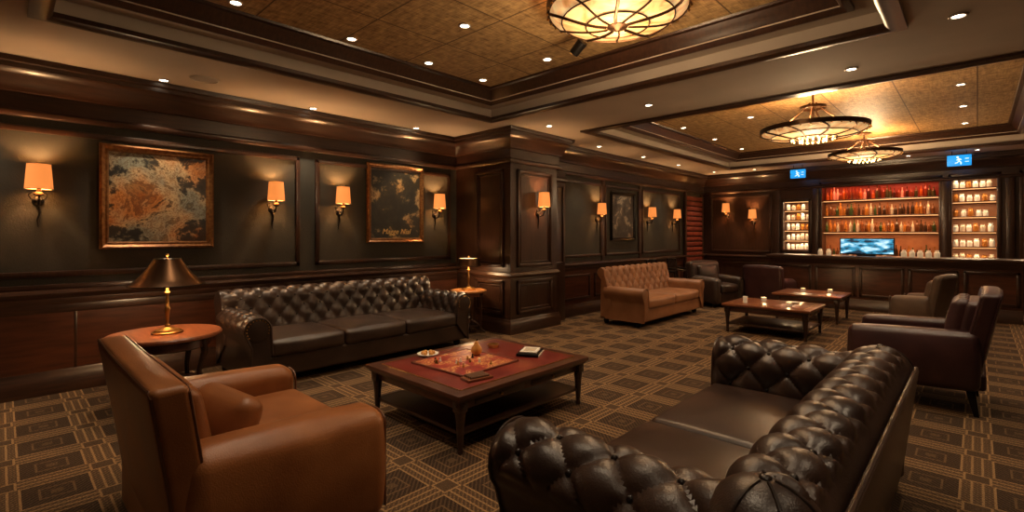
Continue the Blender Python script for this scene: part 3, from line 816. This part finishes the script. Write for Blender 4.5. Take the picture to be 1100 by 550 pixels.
# ------------------------------------------------------------------ tables
LEGP = [(0, 0), (.016, 0), (.020, .02), (.014, .04), (.018, .06), (.026, .20), (.034, .27), (.022, .285), (.036, .30), (.036, .315), (.024, .33), (.03, .345), (0, .345)]
def coffee_table(loc, W, D, H, inlay, shelf=True):
    b = B('coffee_table', [])
    b.box((0, 0, H - .018), (W, D, .036), WOODL if inlay is WOODL else WAIN, .008)
    b.box((0, 0, H - .045), (W - .04, D - .04, .022), WOODH, .006)
    b.box((0, 0, H + .001), (W - .20, D - .20, .006), inlay, .002)
    for k in (-1, 1):
        b.box((k * (W / 2 - .095), 0, H + .001), (.008, D - .19, .007), BRASS); b.box((0, k * (D / 2 - .095), H + .001), (W - .19, .008, .007), BRASS)
    b.box((0, 0, H - .085), (W - .12, D - .12, .075), WAIN, .005)
    for sx in (-1, 1):   # drawer fronts with brass knobs on the long sides
        for dy in (-.3, .3):
            b.box((sx * (W / 2 - .058), dy * D / 1.5, H - .088), (.012, D * .34, .052), WOODH, .004)
            b.ball((sx * (W / 2 - .045), dy * D / 1.5, H - .088), .012, BRASS, 8)
    k = (H - .05) / .345
    for sx in (-1, 1):
        for sy in (-1, 1):
            x, y = sx * (W / 2 - .07), sy * (D / 2 - .07)
            b.lathe([(r * 1.15, z * k) for r, z in LEGP], (x, y, 0), WOODH, 14)
            b.box((x, y, H - .09), (.075, .075, .085), WOODH, .005)
    if shelf:
        b.box((0, 0, .135), (W - .13, D - .13, .025), WOODH, .005)
    return b.done(loc)
coffee_table((-3.09, 2.85, 0), 1.2, 1.5, .42, REDT)
coffee_table((-2.27, 8.2, 0), 1.2, 1.0, .44, WOODL)
coffee_table((-2.15, 10.05, 0), 1.05, 1.0, .46, WOODL, False)

zt = .4245
b = B('game_board', []); b.box((0, 0, .006), (.62, .62, .012), BOARD, .003)
rm = mat('board_border', (.16, .04, .02), .4)
for k in (-1, 1): b.box((k * .31, 0, .008), (.02, .64, .016), rm, .003); b.box((0, k * .31, .008), (.64, .02, .016), rm, .003)
b.done((-3.12, 2.70, zt), .05)
b = B('game_pieces', [])
for i in range(14):
    x, y = -3.12 + random.uniform(-.24, .24), 2.70 + random.uniform(-.24, .12)
    b.lathe([(0, 0), (.012, 0), (.010, .008), (.005, .02), (.009, .03), (0, .036)], (x, y, zt + .0125), random.choice([BRASS, WHITE, CERAM, BLACK]), 10)
b.done()
b = B('book', []); b.box((0, 0, .012), (.20, .26, .024), BLACK, .003); b.box((.004, 0, .012), (.195, .245, .018), WHITE, .001); b.box((0, 0, .032), (.15, .20, .015), WHITE, .002); b.box((0, 0, .04), (.10, .12, .003), BTL[3]); b.done((-2.92, 3.30, zt), .5)
b = B('ceramic_pear', []); b.lathe([(0, 0), (.035, .005), (.05, .035), (.045, .065), (.022, .095), (.016, .115), (.0, .125)], (0, 0, 0), CERAM, 18); b.tube([(0, 0, .12), (.01, 0, .145)], .004, BLACK, 6); b.done((-3.2, 2.90, zt + .013))
b = B('shallow_dish', []); b.lathe([(0, .004), (.05, .004), (.09, .02), (.095, .024), (.085, .024), (.05, .012), (0, .012)], (0, 0, 0), WHITE, 24)
for i in range(6): b.ball((.045 * math.cos(i), .045 * math.sin(i), .026), .02, CERAM, 8)
b.done((-3.53, 2.62, zt - .001))
b = B('ashtray', []); b.lathe([(0, .004), (.05, .0), (.06, .03), (.052, .03), (.045, .012), (0, .012)], (0, 0, 0), BRASS, 20); b.done((-3.35, 3.25, zt))
CIG = mat('cigar_leaf', (.12, .05, .02), .7)
b = B('cigar_tray', []); b.box((0, 0, .01), (.22, .12, .02), WOODL, .004)
for i in range(4): b.tube([(-.08, -.04 + .027 * i, .028), (.08, -.04 + .027 * i, .028)], .010, CIG, 8)
b.done((-2.70, 2.45, zt), 1.4)

def candle(loc):
    b = B('candle_holder', [])
    b.lathe([(0, 0), (.035, 0), (.04, .01), (.04, .06), (.036, .06), (.034, .012), (0, .012)], (0, 0, 0), GLASSJ, 14)
    b.lathe([(0, .012), (.03, .012), (.03, .04), (0, .045)], (0, 0, 0), CAND, 12)
    o = b.done(loc); light('flame', 'POINT', (0, 0, .12), 1.5, (1, .6, .25), o, .02)
candle((-2.45, 8.35, .446)); candle((-2.0, 8.0, .446)); candle((-2.3, 10.1, .466)); candle((-1.9, 10.2, .466))
b = B('drinking_glass', []); b.lathe([(0, 0), (.03, 0), (.035, .10), (.031, .10), (.027, .01), (0, .01)], (0, 0, 0), GLASSJ, 14); b.done((-2.6, 7.95, .446))
b = B('small_plate', []); b.lathe([(0, 0), (.06, 0), (.10, .014), (.0, .008)], (0, 0, 0), WHITE, 20); b.done((-2.05, 8.45, .446))

def lamp(loc, s, H, shade, e, glow=True):
    b = B('table_lamp', [])
    r0, r1, h0, h1 = shade
    b.lathe([(0, 0), (.115, 0), (.12, .012), (.10, .02), (.10, .03), (.05, .04), (.03, .055), (0, .055)], (0, 0, 0), BRASS, 28)
    b.lathe([(0, .05), (.014, .05), (.02, .07), (.011, .09), (.013, .12), (.019, h0 * .45), (.024, h0 * .5), (.016, h0 * .55), (.011, h0 * .8), (.022, h0 * .84), (.011, h0 * .88), (.011, h0 + .05), (0, h0 + .05)], (0, 0, 0), BRASS, 20)
    pr = []
    for i in range(9):
        f = i / 8; pr.append((r0 + (r1 - r0) * (f ** .75), h0 + (h1 - h0) * f))
    b.lathe(pr, (0, 0, 0), BRONZE, 36); b.lathe([(r - .004, z + .001) for r, z in pr], (0, 0, 0), SHADEIN, 36)
    for r, z in (pr[0], pr[-1]): b.tube([(r * math.cos(2 * pi * k / 32), r * math.sin(2 * pi * k / 32), z) for k in range(32)], .005, BLACK, 6, True)
    b.tube([(0, 0, h0), (0, 0, h1 + .03)], .005, BRASS, 6); b.ball((0, 0, h1 + .035), .013, BRASS)
    for k in range(3):
        a = 2 * pi * k / 3; b.tube([(0, 0, h1 - .01), (r1 * math.cos(a), r1 * math.sin(a), h1 - .005)], .003, BRASS, 6)
    b.ball((0, 0, h0 + .07), .03, CAND, 12, (1, 1, 1.2))
    o = b.done(loc, 0, sc=(s, s, s)); light('bulb', 'POINT', (0, 0, h0 + .02), e, (1, .68, .38), o, .05)

b = B('round_side_table', [])
H = .62
b.lathe([(0, H), (.43, H), (.44, H - .012), (.44, H - .03), (.42, H - .04), (0, H - .04)], (0, 0, 0), WOODL, 48)
b.lathe([(.34, H - .04), (.35, H - .12), (.33, H - .13), (0, H - .13)], (0, 0, 0), WAIN, 40)
b.lathe([(0, .17), (.33, .17), (.335, .16), (.33, .145), (0, .145)], (0, 0, 0), WOODH, 40)
for k in range(4):
    a = pi / 4 + k * pi / 2
    pts = [(.33 * math.cos(a), .33 * math.sin(a), H - .05), (.35 * math.cos(a), .35 * math.sin(a), .45), (.30 * math.cos(a), .30 * math.sin(a), .28), (.31 * math.cos(a), .31 * math.sin(a), .14), (.38 * math.cos(a), .38 * math.sin(a), .02), (.40 * math.cos(a), .40 * math.sin(a), .0)]
    b.tube(pts, [.03, .028, .02, .022, .018, .022], WOODH, 10)
b.done((-5.28, 1.02, 0))
lamp((-5.25, 1.03, .622), 1.0, .7, (.29, .10, .43, .66), 28)

b = B('pedestal_side_table', [])
H = .66
b.lathe([(0, H), (.27, H), (.28, H - .01), (.28, H - .028), (.26, H - .035), (0, H - .035)], (0, 0, 0), mat('honey_wood', (.42, .17, .05), .3, coat=.4), 8)
b.lathe([(0, H - .035), (.22, H - .035), (.22, H - .09), (0, H - .09)], (0, 0, 0), WOODL, 8)
b.lathe([(0, H - .08), (.03, H - .08), (.03, .50), (.05, .47), (.03, .43), (.035, .3), (.06, .24), (.04, .2), (.05, .14), (0, .14)], (0, 0, 0), WOODH, 18)
for k in range(4):
    a = pi / 4 + k * pi / 2
    b.tube([(.03 * math.cos(a), .03 * math.sin(a), .2), (.12 * math.cos(a), .12 * math.sin(a), .15), (.2 * math.cos(a), .2 * math.sin(a), .05), (.25 * math.cos(a), .25 * math.sin(a), .015)], [.025, .022, .018, .016], WOODH, 8)
b.lathe([(0, .13), (.16, .13), (.16, .115), (0, .115)], (0, 0, 0), WOODH, 24)
for k in range(4): b.tube([(.22 * math.cos(pi / 8 + k * pi / 2), .22 * math.sin(pi / 8 + k * pi / 2), H - .05), (.2 * math.cos(pi / 8 + k * pi / 2), .2 * math.sin(pi / 8 + k * pi / 2), .08)], .012, WOODH, 8)
b.done((-5.62, 4.93, 0))
lamp((-5.62, 4.93, .661), .95, .5, (.20, .16, .38, .50), 18)

# ------------------------------------------------------------------ world, camera
w = bpy.data.worlds.new('world'); scene.world = w; w.use_nodes = True
w.node_tree.nodes['Background'].inputs[0].default_value = (.02, .015, .01, 1)
cam = bpy.data.cameras.new('camera'); co = bpy.data.objects.new('camera', cam); scene.collection.objects.link(co)
cam.sensor_width = 36; cam.lens = 524 / 1100 * 36; cam.shift_y = -23 / 1100; cam.clip_start = .05
co.location = (0, 0, 1.5); co.rotation_euler = (pi / 2, 0, math.atan(500 / 524))
scene.camera = co
scene.view_settings.view_transform = 'Standard'
